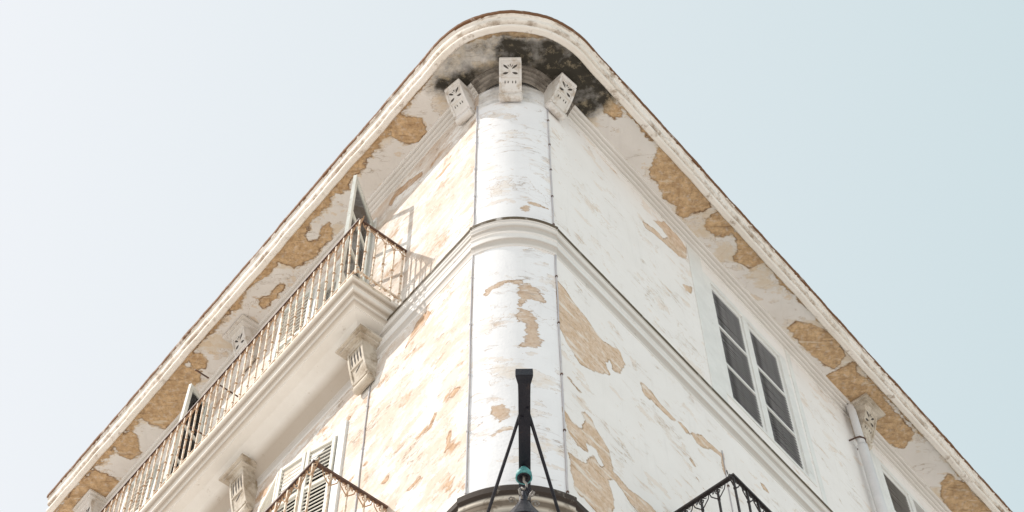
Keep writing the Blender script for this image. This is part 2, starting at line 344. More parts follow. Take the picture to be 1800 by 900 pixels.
M = {}
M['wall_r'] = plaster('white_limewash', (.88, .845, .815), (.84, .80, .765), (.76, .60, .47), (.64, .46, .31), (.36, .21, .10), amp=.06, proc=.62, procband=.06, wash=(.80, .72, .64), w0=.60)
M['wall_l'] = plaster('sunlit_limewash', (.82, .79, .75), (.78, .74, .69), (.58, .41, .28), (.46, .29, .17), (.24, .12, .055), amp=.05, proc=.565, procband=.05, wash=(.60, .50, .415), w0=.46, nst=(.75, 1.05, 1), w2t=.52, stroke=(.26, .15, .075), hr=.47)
M['column'] = plaster('column_limewash', (.87, .865, .87), (.81, .80, .805), (.68, .54, .42), (.60, .45, .33), (.40, .24, .13), amp=.13, proc=.60, procband=.09, stroke=(.40, .28, .18), wash=(.78, .70, .62), w0=.565, nst=(.7, 1.15, 1), w2t=.60)
M['soffit'] = plaster('soffit_plaster', (.78, .74, .705), (.69, .645, .60), (.66, .46, .27), (.44, .285, .155), (.19, .105, .05), amp=.085, proc=.66, procband=.05, edgew=.016, wash=(.66, .545, .41), w0=.545, rem=.60, wpoly=.06, stroke=(.35, .24, .14))
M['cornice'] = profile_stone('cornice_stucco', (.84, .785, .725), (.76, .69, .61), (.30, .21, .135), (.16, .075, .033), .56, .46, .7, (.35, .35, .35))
M['band'] = profile_stone('band_stucco', (.80, .775, .745), (.73, .70, .665), (.33, .27, .21), (.11, .085, .055), .62, -.1, .48)  # dark lip tone joins weathering with painted shade under the lip
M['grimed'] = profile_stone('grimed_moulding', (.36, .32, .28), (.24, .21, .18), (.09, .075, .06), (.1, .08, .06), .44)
M['band_low'] = profile_stone('weathered_band_stucco', (.66, .60, .52), (.52, .45, .36), (.13, .095, .065), (.055, .042, .034), .50, .12, .9)
M['bracket'] = stone('carved_bracket_stone', (.74, .70, .67), (.64, .60, .55), (.36, .26, .16), .50, .68, 6)
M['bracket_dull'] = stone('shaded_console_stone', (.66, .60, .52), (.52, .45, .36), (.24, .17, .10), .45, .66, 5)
M['carving'] = stone('carved_hollow_shade', (.06, .05, .045), (.10, .085, .07), (.02, .02, .02), .5, .7, 20)  # near-black leaves that paint the shade of carved hollows
M['slab'] = stone('balcony_slab_stucco', (.83, .79, .735), (.76, .715, .655), (.45, .35, .25), .56, .76, 1.3, bump=.4, amount=.5)
M['slab_prof'] = profile_stone('moulded_slab_stucco', (.83, .79, .735), (.75, .705, .645), (.30, .215, .135), (.3, .2, .1), .63, .18, .62)
M['slab_edge'] = stone('balcony_edge_stucco', (.76, .71, .63), (.62, .54, .43), (.22, .15, .08), .52, .64, 4)
M['trim'] = stone('painted_trim', (.80, .79, .76), (.73, .72, .69), (.45, .40, .33), .62, .75, 9, rough=.7)
M['shutter'] = stone('cream_shutter_paint', (.78, .75, .68), (.68, .65, .57), (.40, .32, .22), .58, .72, 9, rough=.65)
M['leaf'] = stone('grey_green_shutter_paint', (.74, .75, .71), (.64, .64, .58), (.30, .26, .19), .55, .72, 8, rough=.65)
M['louvre'] = stone('dark_grey_louvre', (.33, .33, .34), (.40, .395, .40), (.06, .055, .05), .5, .7, 10, rough=.7)
M['louvre_pale'] = stone('pale_grey_louvre', (.36, .34, .32), (.30, .28, .26), (.2, .18, .16), .5, .7, 10, rough=.7)
M['curtain'] = stone('beige_inner_shutter', (.48, .42, .33), (.38, .32, .24), (.22, .17, .11), .5, .7, 4)
M['void'] = stone('dark_interior', (.03, .028, .026), (.04, .037, .034), (.02, .02, .02), .5, .7, 3)
M['rusty'] = stone('flaking_painted_iron', (.80, .72, .62), (.68, .56, .43), (.44, .26, .14), .46, .60, 9, rough=.75, amount=.95)
M['rust'] = stone('rusted_scroll_iron', (.46, .29, .17), (.34, .20, .11), (.55, .42, .30), .52, .66, 14, rough=.8)
M['rail'] = stone('dark_rusty_iron', (.07, .042, .032), (.12, .065, .045), (.20, .10, .05), .55, .68, 9, rough=.6)
M['black'] = stone('black_wrought_iron', (.022, .017, .018), (.035, .027, .025), (.09, .05, .03), .62, .75, 12, rough=.5)
M['lamp_iron'] = stone('navy_black_iron', (.010, .010, .016), (.018, .016, .022), (.07, .045, .035), .60, .74, 12, rough=.42)
M['teal'] = stone('verdigris_porcelain', (.06, .27, .28), (.14, .38, .37), (.03, .09, .10), .5, .66, 22, rough=.4)
M['cable'] = stone('grey_cable', (.50, .48, .50), (.58, .56, .56), (.25, .2, .18), .6, .7, 12)
M['pipe'] = stone('pale_grey_pipe', (.70, .69, .69), (.62, .61, .61), (.45, .38, .3), .62, .8, 5, rough=.5)
M['hook'] = stone('galvanised_hook', (.22, .20, .18), (.34, .31, .28), (.2, .15, .1), .5, .7, 20, rough=.5)
M['roof'] = stone('roof_screed', (.45, .40, .34), (.38, .33, .28), (.25, .2, .16), .5, .7, 1.5)
M['paving'] = stone('pale_bounce_paving', (.62, .59, .56), (.56, .53, .50), (.42, .39, .36), .5, .7, .8)  # unseen ground, tone set pale to bounce light onto walls and soffits
M['street'] = stone('street_setts', (.36, .345, .33), (.30, .285, .27), (.2, .18, .16), .5, .7, 2)  # unseen road, paler than asphalt for the same bounce

# ------------------------------------------------------------------ ground and streets
def sheet(name, pts, z, mat, thick=0):
    mb = MB()
    if thick: mb.prism(lambda a, b, c: Vector((b, c, a)), pts, z-thick, z)
    else: mb.v = [Vector((x, y, z)) for x, y in pts]; mb.f = [tuple(range(len(pts)))]
    return tag(mb.build(name, mat, fix=bool(thick)), kind='structure')
sheet('ground', [(-900, -900), (900, -900), (900, 900), (-900, 900)], 0, M['paving'])
# two carriageways run past the building and meet in front of the corner
def strip(name, P, s0, s1, d0, d1, z, mat, thick=0):
    return sheet(name, [tuple(P(s, d, 0).xy) for s, d in ((s0, d0), (s1, d0), (s1, d1), (s0, d1))], z, mat, thick)
strip('road', PL, 3.0, 120, 3.0, 9.0, .004, M['street'])
strip('road', PR, 3.0, 120, 3.0, 9.0, .008, M['street'])
strip('pavement', PL, 0, 30, .0, 2.2, .12, M['paving'], .12)
strip('pavement', PR, 0, 30, .0, 2.2, .124, M['paving'], .124)

# ------------------------------------------------------------------ the building
BO = Vector((0, 9.1, 0))
B = empty('corner_building', BO, 'white peeling plaster corner building with rounded corner, deep eaves and iron balconies', 'building')
ZT = 21.56
def wall_sheet(name, P, s0, s1, holes, polys, mat, label, znear=12.6, fine=.035):
    """wall face as a grid with openings cut out, plus reveals"""
    sb = sorted({s0, s1, *[h[0] for h in holes], *[h[1] for h in holes]}); zb = sorted({0.0, znear, ZT, *[h[2] for h in holes], *[h[3] for h in holes]})
    vs, fs, sz, key = [], [], [], {}
    def axis(br, coarse):
        out = []
        for a, b in zip(br[:-1], br[1:]):
            k = max(1, int(math.ceil((b-a)/(fine if not coarse(a) else 1.5)))); out += [a+(b-a)*i/k for i in range(k)]
        return out+[br[-1]]
    SS = axis(sb, lambda a: a >= 10.4); ZZ = axis(zb, lambda a: a < znear-.01)
    nS = len(SS)
    for z in ZZ:
        for s in SS: sz.append((s, z))
    for j in range(len(ZZ)-1):
        zc = (ZZ[j]+ZZ[j+1])/2
        for i in range(nS-1):
            sc = (SS[i]+SS[i+1])/2
            if any(h[0] < sc < h[1] and h[2] < zc < h[3] for h in holes): continue
            a = j*nS+i; fs.append((a, a+1, a+nS+1, a+nS))
    A = np.array(sz); vs = [P(s, 0, z) for s, z in sz]
    me = bpy.data.meshes.new(name); me.from_pydata([tuple(v) for v in vs], [], fs); me.materials.append(mat)
    attr(me, 'peel', sdf(A, polys)); attr(me, 'mould', np.zeros(len(A))); vattr(me, 'st', np.c_[A, np.zeros(len(A))])
    o = bpy.data.objects.new(name, me); link(o, B)
    if label: o['label'] = label
    return o
HR = [(3.24, 4.87, 18.25, 20.96), (7.13, 8.76, 18.25, 20.96)]
HL = [(2.16, 3.36, 18.03, 20.98), (5.86, 7.06, 18.03, 20.98), (2.24, 3.60, 13.5, 16.55)]
wall_sheet('wall', PL, 0, LEND-.15, HL, WALL_L, M['wall_l'], 'sunlit left wall with faint peach plaster loss')
wall_sheet('wall', PR, 0, REND, HR, WALL_R, M['wall_r'], 'shaded right wall with ochre patches where paint has peeled')
# round column between the walls
def column():
    n = 40; u0 = CR*math.asin(.42/CR)
    U = np.linspace(-u0, u0, n); Zs = list(np.arange(0, 12.6, 1.4))+list(np.arange(12.6, ZT+.02, .03))
    A = np.array([(u, z) for z in Zs for u in U])
    fs = [(j*n+i, j*n+i+1, (j+1)*n+i+1, (j+1)*n+i) for j in range(len(Zs)-1) for i in range(n-1)]
    me = bpy.data.meshes.new('column'); me.from_pydata([tuple(PC(u, 0, z)) for u, z in A], [], fs); me.materials.append(M['column'])
    me.shade_smooth()
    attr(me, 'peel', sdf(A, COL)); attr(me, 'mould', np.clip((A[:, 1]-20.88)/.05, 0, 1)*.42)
    vattr(me, 'st', np.c_[A+np.array((30, 0)), np.zeros(len(A))])
    o = bpy.data.objects.new('column', me); link(o, B); o['label'] = 'smooth rounded corner column with faint peeling arcs'
column()
# back of the building, roof
CL, CRr = PL(LEND-.15, 0, 0), PR(REND, 0, 0)
mb = MB(); bx = [CL, CRr, PR(REND, -9, 0)*1.0, PL(LEND-.15, -7.0, 0)]
mb.v = [Vector((CL.x, CL.y, 0)), Vector((CL.x, CL.y, ZT)), Vector(PL(LEND-.15, -11.2, ZT)), Vector(PL(LEND-.15, -11.2, 0))]
mb.f = [(0, 1, 2, 3)]
mb.v += [PR(REND, 0, 0), PR(REND, 0, ZT), PR(REND, -8.2, ZT), PR(REND, -8.2, 0)]; mb.f += [(4, 5, 6, 7)]
mb.v += []; mb.f += [(3, 2, 6, 7)]
o = mb.build('rear_wall', M['slab'], B, fix=False)

# eaves: soffit sheet and stepped cornice moulding
path = cornice_path(.03)
def soffit():
    ds = [-.25]+list(np.arange(.10, .5901, .0245)); ZS = 21.54
    n = len(ds); vs = []; al = []; dd = []
    for (p, nn) in path:
        for d in ds: q = p+nn*d; vs.append((q.x, q.y, ZS)); dd.append(d)
    fs = [(i*n+j, i*n+j+1, (i+1)*n+j+1, (i+1)*n+j) for i in range(len(path)-1) for j in range(n-1)]
    me = bpy.data.meshes.new('soffit'); me.from_pydata(vs, [], fs); me.materials.append(M['soffit'])
    V = np.array(vs)[:, :2]; D = np.array(dd)
    pe = sdf(V, SOFFIT['peel'])
    seam = D-.575 + .012*np.sin(V[:, 0]*9.1)+.018*np.sin(V[:, 0]*3.7+1)+.01*np.sin(V[:, 0]*23)   # render shows along the outer seam
    pe = np.maximum(pe, seam)
    left = D-.525 + .05*np.sin(V[:, 0]*2.3+.7)+.03*np.sin(V[:, 0]*6.1)+.02*np.sin(V[:, 0]*15); pe = np.where(V[:, 0] < -1.1, np.maximum(pe, left*.5), pe)
    attr(me, 'peel', pe)
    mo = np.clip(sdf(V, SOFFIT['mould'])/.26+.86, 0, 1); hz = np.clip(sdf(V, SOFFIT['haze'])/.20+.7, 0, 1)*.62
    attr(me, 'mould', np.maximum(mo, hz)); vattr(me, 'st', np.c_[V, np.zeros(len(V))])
    return me
def profile_run(name, prof, path, mat, lipz, parent, label=None, smooth=False, gr=(), wob=.0015):
    """closed (d, z) profile swept along a path of (point, normal); 'lip' = 1 above lipz"""
    mb = MB(); secs = []
    for i, (p, nn) in enumerate(path):              # hand-run stucco is never quite straight
        t = i*.03; w_ = wob*(math.sin(t*2.1)+.6*math.sin(t*5.3+1)+.5*math.sin(t*13.7+2)+random.uniform(-.5, .5))
        secs.append([Vector(((p+nn*(d+w_*(d > .0))).x, (p+nn*(d+w_*(d > .0))).y, z+w_*.8)) for d, z in prof])
    mb.sweep(secs); o = mb.build(name, mat, parent, smooth, fix=False)
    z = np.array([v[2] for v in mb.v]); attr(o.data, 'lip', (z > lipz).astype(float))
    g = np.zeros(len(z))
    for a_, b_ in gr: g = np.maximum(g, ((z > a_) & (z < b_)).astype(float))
    attr(o.data, 'groove_shade', g)
    if label: o['label'] = label
    return o
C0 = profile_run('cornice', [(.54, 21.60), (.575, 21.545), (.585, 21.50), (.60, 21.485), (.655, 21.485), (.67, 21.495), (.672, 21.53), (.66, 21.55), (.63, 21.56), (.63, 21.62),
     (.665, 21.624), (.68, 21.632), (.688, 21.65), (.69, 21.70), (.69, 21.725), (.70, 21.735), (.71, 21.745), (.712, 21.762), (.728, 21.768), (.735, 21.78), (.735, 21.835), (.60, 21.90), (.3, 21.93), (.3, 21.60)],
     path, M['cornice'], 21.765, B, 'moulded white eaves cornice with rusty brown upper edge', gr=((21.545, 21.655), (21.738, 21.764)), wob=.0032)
so = bpy.data.objects.new('soffit', soffit()); link(so, C0); so['label'] = 'underside of the eaves with ochre bare patches and black mould at the rounded corner'
EP = [(-.02, 21.36), (.012, 21.365), (.018, 21.40), (.045, 21.415), (.05, 21.45), (.085, 21.465), (.09, 21.50), (.125, 21.51), (.13, 21.535), (.13, 21.55), (-.02, 21.55)]
nl = int(round(LEND/.03)); nm = 61
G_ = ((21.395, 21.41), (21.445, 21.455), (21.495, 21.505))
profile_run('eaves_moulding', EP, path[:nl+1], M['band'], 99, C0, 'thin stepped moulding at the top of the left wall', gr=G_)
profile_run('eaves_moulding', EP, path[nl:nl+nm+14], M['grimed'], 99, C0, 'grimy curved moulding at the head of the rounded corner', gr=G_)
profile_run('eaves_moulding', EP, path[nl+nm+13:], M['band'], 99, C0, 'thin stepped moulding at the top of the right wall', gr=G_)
mb = MB(); rp = []
for (p, nn) in path[::8]: rp.append(p+nn*.4)
rp += [PR(REND, -8.2, 0), PL(LEND-.15, -11.2, 0)]
mb.v = [Vector((p.x, p.y, 21.93)) for p in rp]; mb.f = [tuple(range(len(rp)))]
mb.build('roof', M['roof'], B, fix=False)

# string courses
def line_path(P, s0, s1, side):
    n = nL if side == 'L' else nR
    return [(Vector((*P(s, 0, 0).xy, 0)), n) for s in np.linspace(s0, s1, 40)]
def arc_path(h=33.5, extra=0):
    out = []
    for i in range(97):
        a = math.radians(-h+2*h*i/96); nn = Vector((math.sin(a), -math.cos(a), 0)); out.append((CC+nn*(CR+extra), nn))
    return out
BP = [(-0.03, 17.86), (0.055, 17.856), (0.062, 17.845), (0.062, 17.805), (0.045, 17.798), (0.044, 17.775), (0.052, 17.77), (0.052, 17.75), (0.04, 17.742), (0.036, 17.7), (0.022, 17.69), (0.02, 17.6), (0.036, 17.592), (0.038, 17.565), (0.026, 17.555), (0.024, 17.47), (0.034, 17.462), (0.036, 17.43), (0.022, 17.42), (0.012, 17.37), (0.006, 17.33), (-0.03, 17.325)]
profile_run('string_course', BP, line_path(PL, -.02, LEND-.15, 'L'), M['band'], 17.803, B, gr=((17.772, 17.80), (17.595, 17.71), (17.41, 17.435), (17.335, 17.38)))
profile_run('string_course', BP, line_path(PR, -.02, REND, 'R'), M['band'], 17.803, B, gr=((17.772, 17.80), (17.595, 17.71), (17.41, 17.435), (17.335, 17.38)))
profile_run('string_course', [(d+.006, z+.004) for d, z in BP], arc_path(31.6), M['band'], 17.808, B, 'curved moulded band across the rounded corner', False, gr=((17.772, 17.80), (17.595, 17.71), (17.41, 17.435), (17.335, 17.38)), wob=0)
LP = [(-0.030, 13.145), (0.093, 13.135), (0.102, 13.115), (0.102, 13.050), (0.081, 13.035), (0.077, 12.975), (0.065, 12.955), (0.065, 12.905), (0.053, 12.875), (0.050, 12.805), (0.037, 12.785), (0.034, 12.685), (0.040, 12.675), (0.040, 12.635), (0.019, 12.585), (-0.030, 12.565)]
profile_run('lower_string_course', LP, line_path(PL, -.02, LEND-.15, 'L'), M['band_low'], 13.03, B, gr=((12.885, 12.965), (12.775, 12.835)))
profile_run('lower_string_course', LP, line_path(PR, -.02, REND, 'R'), M['band_low'], 13.03, B, gr=((12.885, 12.965), (12.775, 12.835)))
profile_run('lower_string_course', [(d+.012, z+.004) for d, z in LP], arc_path(31.8), M['band_low'], 13.03, B, 'dark weathered curved band below the column shaft', False, gr=((12.885, 12.965), (12.775, 12.835)), wob=0)

# ------------------------------------------------------------------ carved brackets under the eaves
def bracket(name, Pf, w, proj, h, top, parent, mat, label=None, flutes=False, cap=True):
    """Pf(a, d, z); a carved console: body, cap plate steps, raised border, carving"""
    z = top; body = MB()
    prof = [(-.05, z), (proj, z), (proj, z-.045), (proj-.02, z-.06)]
    # long front face, gently hollow, then a rolled scroll at the foot
    for t in np.linspace(0, 1, 8): prof.append((proj-.03-(proj-.13)*t*(.55+.45*t), z-.07-(h-.20)*t))
    for k in range(7):
        a = -math.pi*.1 - math.pi*1.0*k/6*.95; prof.append((.062+.055*math.cos(a), z-h+.085+.065*math.sin(a)))
    prof.append((-.05, z-h+.05))
    body.prism(Pf, prof, -w/2, w/2)
    o = body.build(name, mat, parent, bevel=.012, label=label)
    fr = MB(); b = .028
    def face(t): return (proj-.03-(proj-.13)*t*(.55+.45*t), z-.07-(h-.20)*t)
    ts = np.linspace(0.02, .97, 9)
    for a0, a1 in ((-w/2, -w/2+b), (w/2-b, w/2)):
        pl = [face(t) for t in ts]
        poly = [(d+.014, zz) for d, zz in pl]+[(d-.006, zz) for d, zz in pl[::-1]]
        fr.prism(Pf, poly, a0-.002 if a0 < 0 else a0, a1 if a0 < 0 else a1+.002)
    for t0, t1 in ((.0, .07), (.55, .59), (.93, 1.0)):
        d0, z0 = face(t0); d1, z1 = face(t1)
        fr.prism(Pf, [(d0+.013, z0), (d1+.013, z1), (d1-.005, z1), (d0-.005, z0)], -w/2+b, w/2-b)
    fr.build('border', mat, o, bevel=.003)
    cv = MB()
    def petal(ca, ct, la, lt, wd):           # leaf shape lying on the front face, from (ca, ct) towards (ca+la, ct+lt)
        n0 = len(cv.v); L = math.hypot(la, lt*h); ux, ut = la/L, lt*h/L
        pts = []
        for q, ww in ((0, 0), (.35, .8), (.7, 1), (1, .1), (.7, -1), (.35, -.8)):
            a = ca+la*q-ut*wd*ww; t = ct+(lt*q*h+ux*wd*ww)/h; pts.append((a, t))
        for off in (.003, -.004):
            for a, t in pts: d, zz = face(min(max(t, 0), 1)); cv.v.append(Pf(a, d+off, zz))
        k = 6; cv.f.append(tuple(range(n0, n0+k))); cv.f.append(tuple(range(n0+2*k-1, n0+k-1, -1)))
        for i in range(k): j = (i+1) % k; cv.f.append((n0+i, n0+j, n0+k+j, n0+k+i))
    sc = w/.26
    if flutes:
        for a in (-.075, -.025, .025, .075): petal(a*sc, .10, 0, .40, .012*sc)
        petal(-.05*sc, .62, .1*sc, .1, .01); 
    else:
        for sg in (-1, 1):
            petal(sg*.022*sc, .41, sg*.066*sc, .055, .021*sc)
            petal(sg*.020*sc, .30, sg*.062*sc, -.17, .016*sc)
            petal(sg*.010*sc, .22, sg*.022*sc, -.08, .004*sc)
            petal(sg*.062*sc, .66, 0, .10, .006*sc); petal(sg*.026*sc, .67, 0, .08, .006*sc)
        petal(0, .20, 0, -.10, .006*sc)
    tag(cv.build('carving', M['carving'], o), kind='stuff')
    # rolled ends showing on the cheeks
    rl = MB()
    for sg in (-1, 1):
        pts = []
        for k in range(13):
            a = k/12*math.pi*1.9; r = .05-.0022*k
            pts.append(Pf(sg*(w/2+.003), .062+r*math.cos(a), z-h+.085+r*math.sin(a)))
        rl.tube(pts, .008, 5)
    tag(rl.build('scrolls', mat, o), kind='stuff')
    if cap:
        cp = MB(); cp.box(Pf, -w/2-.10, w/2+.10, -.02, proj+.085, z, z+.04); cp.box(Pf, -w/2-.055, w/2+.055, -.02, proj+.045, z-.035, z+.002)
        cp.build('cap_plate', mat, o, bevel=.005)
    return o
def turned(P, s, rot):
    """frame on a wall at s, turned by rot about the vertical"""
    base = P(s, 0, 0); d = dL if P is PL else dR; n = nL if P is PL else nR
    R_ = Matrix.Rotation(rot, 3, 'Z'); d2, n2 = R_@d, R_@n
    return lambda a, b, z: Vector((base.x+d2.x*a+n2.x*b, base.y+d2.y*a+n2.y*b, z))
bracket('bracket', lambda a, b, z: Vector((.0+a, 8.997-b, z)), .275, .345, .66, 21.47, B, M['bracket'], 'carved white scroll bracket in the middle of the rounded corner', cap=False)
bracket('bracket', turned(PL, .20, math.radians(9)), .25, .33, .62, 21.48, B, M['bracket'], 'carved bracket left of the rounded corner', cap=False)
bracket('bracket', turned(PR, .11, math.radians(-5)), .27, .33, .62, 21.48, B, M['bracket'], 'carved bracket right of the rounded corner', cap=False)
bracket('bracket', turned(PL, 4.87, 0), .28, .31, .66, 21.49, B, M['bracket'], 'bracket with stepped cap under the left eaves')
bracket('bracket', turned(PL, 8.70, 0), .28, .31, .66, 21.49, B, M['bracket'], 'bracket with stepped cap at the far end of the left eaves')
bracket('bracket', turned(PR, 6.72, 0), .28, .31, .66, 21.49, B, M['bracket_dull'], 'brown stained bracket beside the downpipe')
bracket('bracket', turned(PR, 11.3, 0), .28, .31, .66, 21.49, B, M['bracket_dull'])

# ------------------------------------------------------------------ shuttered openings
def louvre_leaf(name, world, w, h, rows, matf, mats, parent, pitch=.07, st=.05, label=None, thick=.04):
    """leaf in local x (0..w), z (0..h): frame with rails and one slat object per louvre"""
    fr = MB(); T = thick/2
    fr.box(LOC, 0, st, -T, T, 0, h); fr.box(LOC, w-st, w, -T, T, 0, h)
    hs = [0]+[h*r for r in rows]+[h]; rail = []
    for i, z in enumerate(hs):
        a, b = (z, z+.07) if i == 0 else ((z-.06, z) if i == len(hs)-1 else (z-.022, z+.022)); rail.append((a, b)); fr.box(LOC, st, w-st, -T+.001, T-.001, a, b)
    me = fr.mesh(name, matf); o = inst(name, me, parent, world, label)
    m = o.modifiers.new('bevel', 'BEVEL'); m.width = .004; m.segments = 1
    sl = MB(); sl.prism(lambda a, b, c: Vector((a, b, c)), [(T*.85, -.024), (T*.85-.010, -.026), (-T*.8, .022), (-T*.8+.010, .024)], st-.004, w-st+.004)
    sm = sl.mesh('slat', mats)
    for (a, b), (c, d) in zip(rail[:-1], rail[1:]):
        k = max(1, int((c-b)/pitch)); q = (c-b)/k
        for i in range(k):
            inst('slat', sm, o, world @ Matrix.Translation((0, 0, b+q*(i+.5))) @ Matrix.Rotation(random.uniform(-.02, .02), 4, 'Y'))
    return o
def reveal(P, s0, s1, z0, z1, depth, parent, mat, back=None):
    mb = MB()
    for a in (s0, s1):
        n = len(mb.v); mb.v += [P(a, 0, z0), P(a, -depth, z0), P(a, -depth, z1), P(a, 0, z1)]; mb.f.append((n, n+1, n+2, n+3))
    for z in (z0, z1):
        n = len(mb.v); mb.v += [P(s0, 0, z), P(s1, 0, z), P(s1, -depth, z), P(s0, -depth, z)]; mb.f.append((n, n+1, n+2, n+3))
    mb.build('reveal', mat, parent, fix=False)
    mb = MB(); mb.v = [P(s0, -depth, z0), P(s1, -depth, z0), P(s1, -depth, z1), P(s0, -depth, z1)]; mb.f = [(0, 1, 2, 3)]
    mb.build('interior', back or M['void'], parent, fix=False)
def window_right(s0, z0, z1, label, second=False):
    s1 = s0+1.63; P = PR
    f = MB()                                              # fixed frame, slightly proud of the plaster
    f.box(P, s0-.10, s0+.055, -.09, .014, z0-.02, z1+.06); f.box(P, s1-.055, s1+.10, -.09, .014, z0-.02, z1+.06)
    f.box(P, s0+.055, s1-.055, -.09, .012, z1-.04, z1+.059); f.box(P, s0+.055, s1-.055, -.09, .012, z0-.019, z0+.04)
    f.box(P, s0+.755, s0+.875, -.09, .004, z0+.04, z1-.04)
    o = f.build('window', M['trim'], B, bevel=.004, label=label)
    reveal(P, s0, s1, z0, z1, .30, o, M['void'])
    w = .70
    lou = M['louvre_pale'] if second else M['louvre']
    louvre_leaf('leaf', M_at('R', s0+.055+w, -.035, z0+.04), w, z1-z0-.08, (.31, .64), M['trim'], lou, o, pitch=.056)
    if second: louvre_leaf('leaf', M_at('R', s1-.055, -.02, z0+.04, math.radians(-62)), w, z1-z0-.08, (.31, .64), M['trim'], lou, o, pitch=.056, label='leaf pushed open at an angle')
    else: louvre_leaf('leaf', M_at('R', s1-.055, -.035, z0+.04), w, z1-z0-.08, (.31, .64), M['trim'], lou, o, pitch=.056)
    return o
window_right(3.24, 18.25, 20.96, 'tall window with closed dark grey louvres in six panels')
window_right(7.13, 18.25, 20.96, 'window with pale louvres and one leaf ajar beyond the downpipe', True)
# raised strip left of the first right-hand window
mb = MB(); mb.box(PR, 2.855, 3.155, -.01, .012, 17.862, 21.37); mb.build('pilaster_strip', M['trim'], B, bevel=.003)
for s_ in (5.05, 6.95): 
    mb = MB(); mb.box(PR, s_, s_+.10, -.01, .010, 17.862, 21.37); mb.build('pilaster_strip', M['trim'], B, bevel=.003)

gm = bpy.data.materials.new('old_window_glass'); gm.use_nodes = True; g_ = gm.node_tree; g_.nodes.remove(g_.nodes['Principled BSDF'])
t_ = N(g_, 'ShaderNodeBsdfTransparent'); t_.inputs[0].default_value = (.97, .98, .98, 1); s_ = N(g_, 'ShaderNodeBsdfGlossy'); s_.inputs['Roughness'].default_value = .06
fz = N(g_, 'ShaderNodeFresnel'); fz.inputs[0].default_value = 1.25; ms = N(g_, 'ShaderNodeMixShader'); g_.links.new(fz.outputs[0], ms.inputs[0]); g_.links.new(t_.outputs[0], ms.inputs[1]); g_.links.new(s_.outputs[0], ms.inputs[2])
g_.links.new(ms.outputs[0], g_.nodes['Material Output'].inputs[0]); M['glass'] = gm
def glazed_leaf(name, world, w, h, parent, label=None):
    fr = MB(); T = .022; st = .06
    fr.box(LOC, 0, st, -T, T, 0, h); fr.box(LOC, w-st, w, -T, T, 0, h); fr.box(LOC, st, w-st, -T+.001, T-.001, 0, .62)
    for z in (1.35, 2.05, h-.07): fr.box(LOC, st, w-st, -T+.001, T-.001, z, z+(.07 if z > 2.5 else .035))
    o = inst(name, fr.mesh(name, M['leaf']), parent, world, label)
    pn = MB(); pn.box(LOC, st-.003, w-st+.003, -.002, .002, 0, 1); pm = pn.mesh('pane', M['glass'])
    for a, c in ((.62, 1.35), (1.385, 2.05), (2.085, h-.07)): inst('pane', pm, o, world @ Matrix.Translation((0, 0, a)) @ Matrix.Diagonal((1, 1, c-a, 1)))
    return o
def door_left(s0, s1, z0, z1, open_ang, label, w=.72):
    P = PL; f = MB()
    f.box(P, s0-.09, s0+.04, -.12, .02, z0, z1+.09); f.box(P, s1-.04, s1+.09, -.12, .02, z0, z1+.09); f.box(P, s0+.04, s1-.04, -.12, .018, z1-.03, z1+.088)
    o = f.build('balcony_door', M['trim'], B, bevel=.004, label=label)
    reveal(P, s0, s1, z0, z1, .24, o, M['trim'], M['curtain'])
    # glazed inner leaves, set back
    g = MB(); m_ = (s0+s1)/2
    for a, b in ((s0+.04, m_-.004), (m_+.004, s1-.04)):
        g.box(P, a, a+.06, -.20, -.16, z0, z1-.03); g.box(P, b-.06, b, -.20, -.16, z0, z1-.03)
        for k in range(5): zz = z0+.02+(z1-z0-.12)*k/4; g.box(P, a+.06, b-.06, -.199, -.161, zz, zz+.055)
    g.build('glazing_frame', M['leaf'], o)
    # shutters: local x along +s; hinge at the jamb nearer the corner, leaf swung out
    wd = M_at('L', s0-.02, .03, z0+.03, open_ang)
    glazed_leaf('glazed_leaf', wd, w, z1-z0-.02, o)
    wd = M_at('L', s1+.03, .04, z0+.03, math.radians(9))
    louvre_leaf('shutter', wd, .58, z1-z0-.02, (.36, .68), M['leaf'], M['leaf'], o, pitch=.08)
    return o
door_left(2.16, 3.36, 18.03, 20.98, math.radians(126), 'balcony door nearest the corner with grey green glazed leaf swung out')
door_left(5.86, 7.06, 18.03, 20.98, math.radians(112), 'far balcony door with narrow glazed leaf swung out', w=.44)
# lower left window with folding cream shutters
f = MB(); f.box(PL, 2.12, 2.25, -.10, .03, 13.45, 16.66); f.box(PL, 3.57, 3.72, -.10, .03, 13.45, 16.66); f.box(PL, 2.25, 3.57, -.10, .028, 16.53, 16.658)
LW = f.build('folding_shutter_window', M['trim'], B, bevel=.004, label='tall lower window with folded cream louvred shutters behind the balcony')
reveal(PL, 2.24, 3.60, 13.5, 16.55, .30, LW, M['void'])
def leaf_between(p0, p1, z0, z1, parent, mats, rows):
    a, b = PL(p0[0], p0[1], z0), PL(p1[0], p1[1], z0); x = (b-a); w = x.length; x.normalize(); y = Vector((-x.y, x.x, 0))
    wd = Matrix(((x.x, y.x, 0, a.x), (x.y, y.y, 0, a.y), (0, 0, 1, z0), (0, 0, 0, 1)))
    louvre_leaf('shutter', wd, w, z1-z0, rows, M['shutter'], mats, parent, pitch=.062, st=.045)
leaf_between((2.26, .035), (2.62, .15), 13.55, 16.50, LW, M['shutter'], (.26, .52, .77))
leaf_between((2.63, .155), (3.00, .235), 13.55, 16.50, LW, M['shutter'], (.26, .52, .77))
leaf_between((3.01, .235), (3.58, .10), 13.55, 16.50, LW, M['shutter'], (.26, .52, .77))

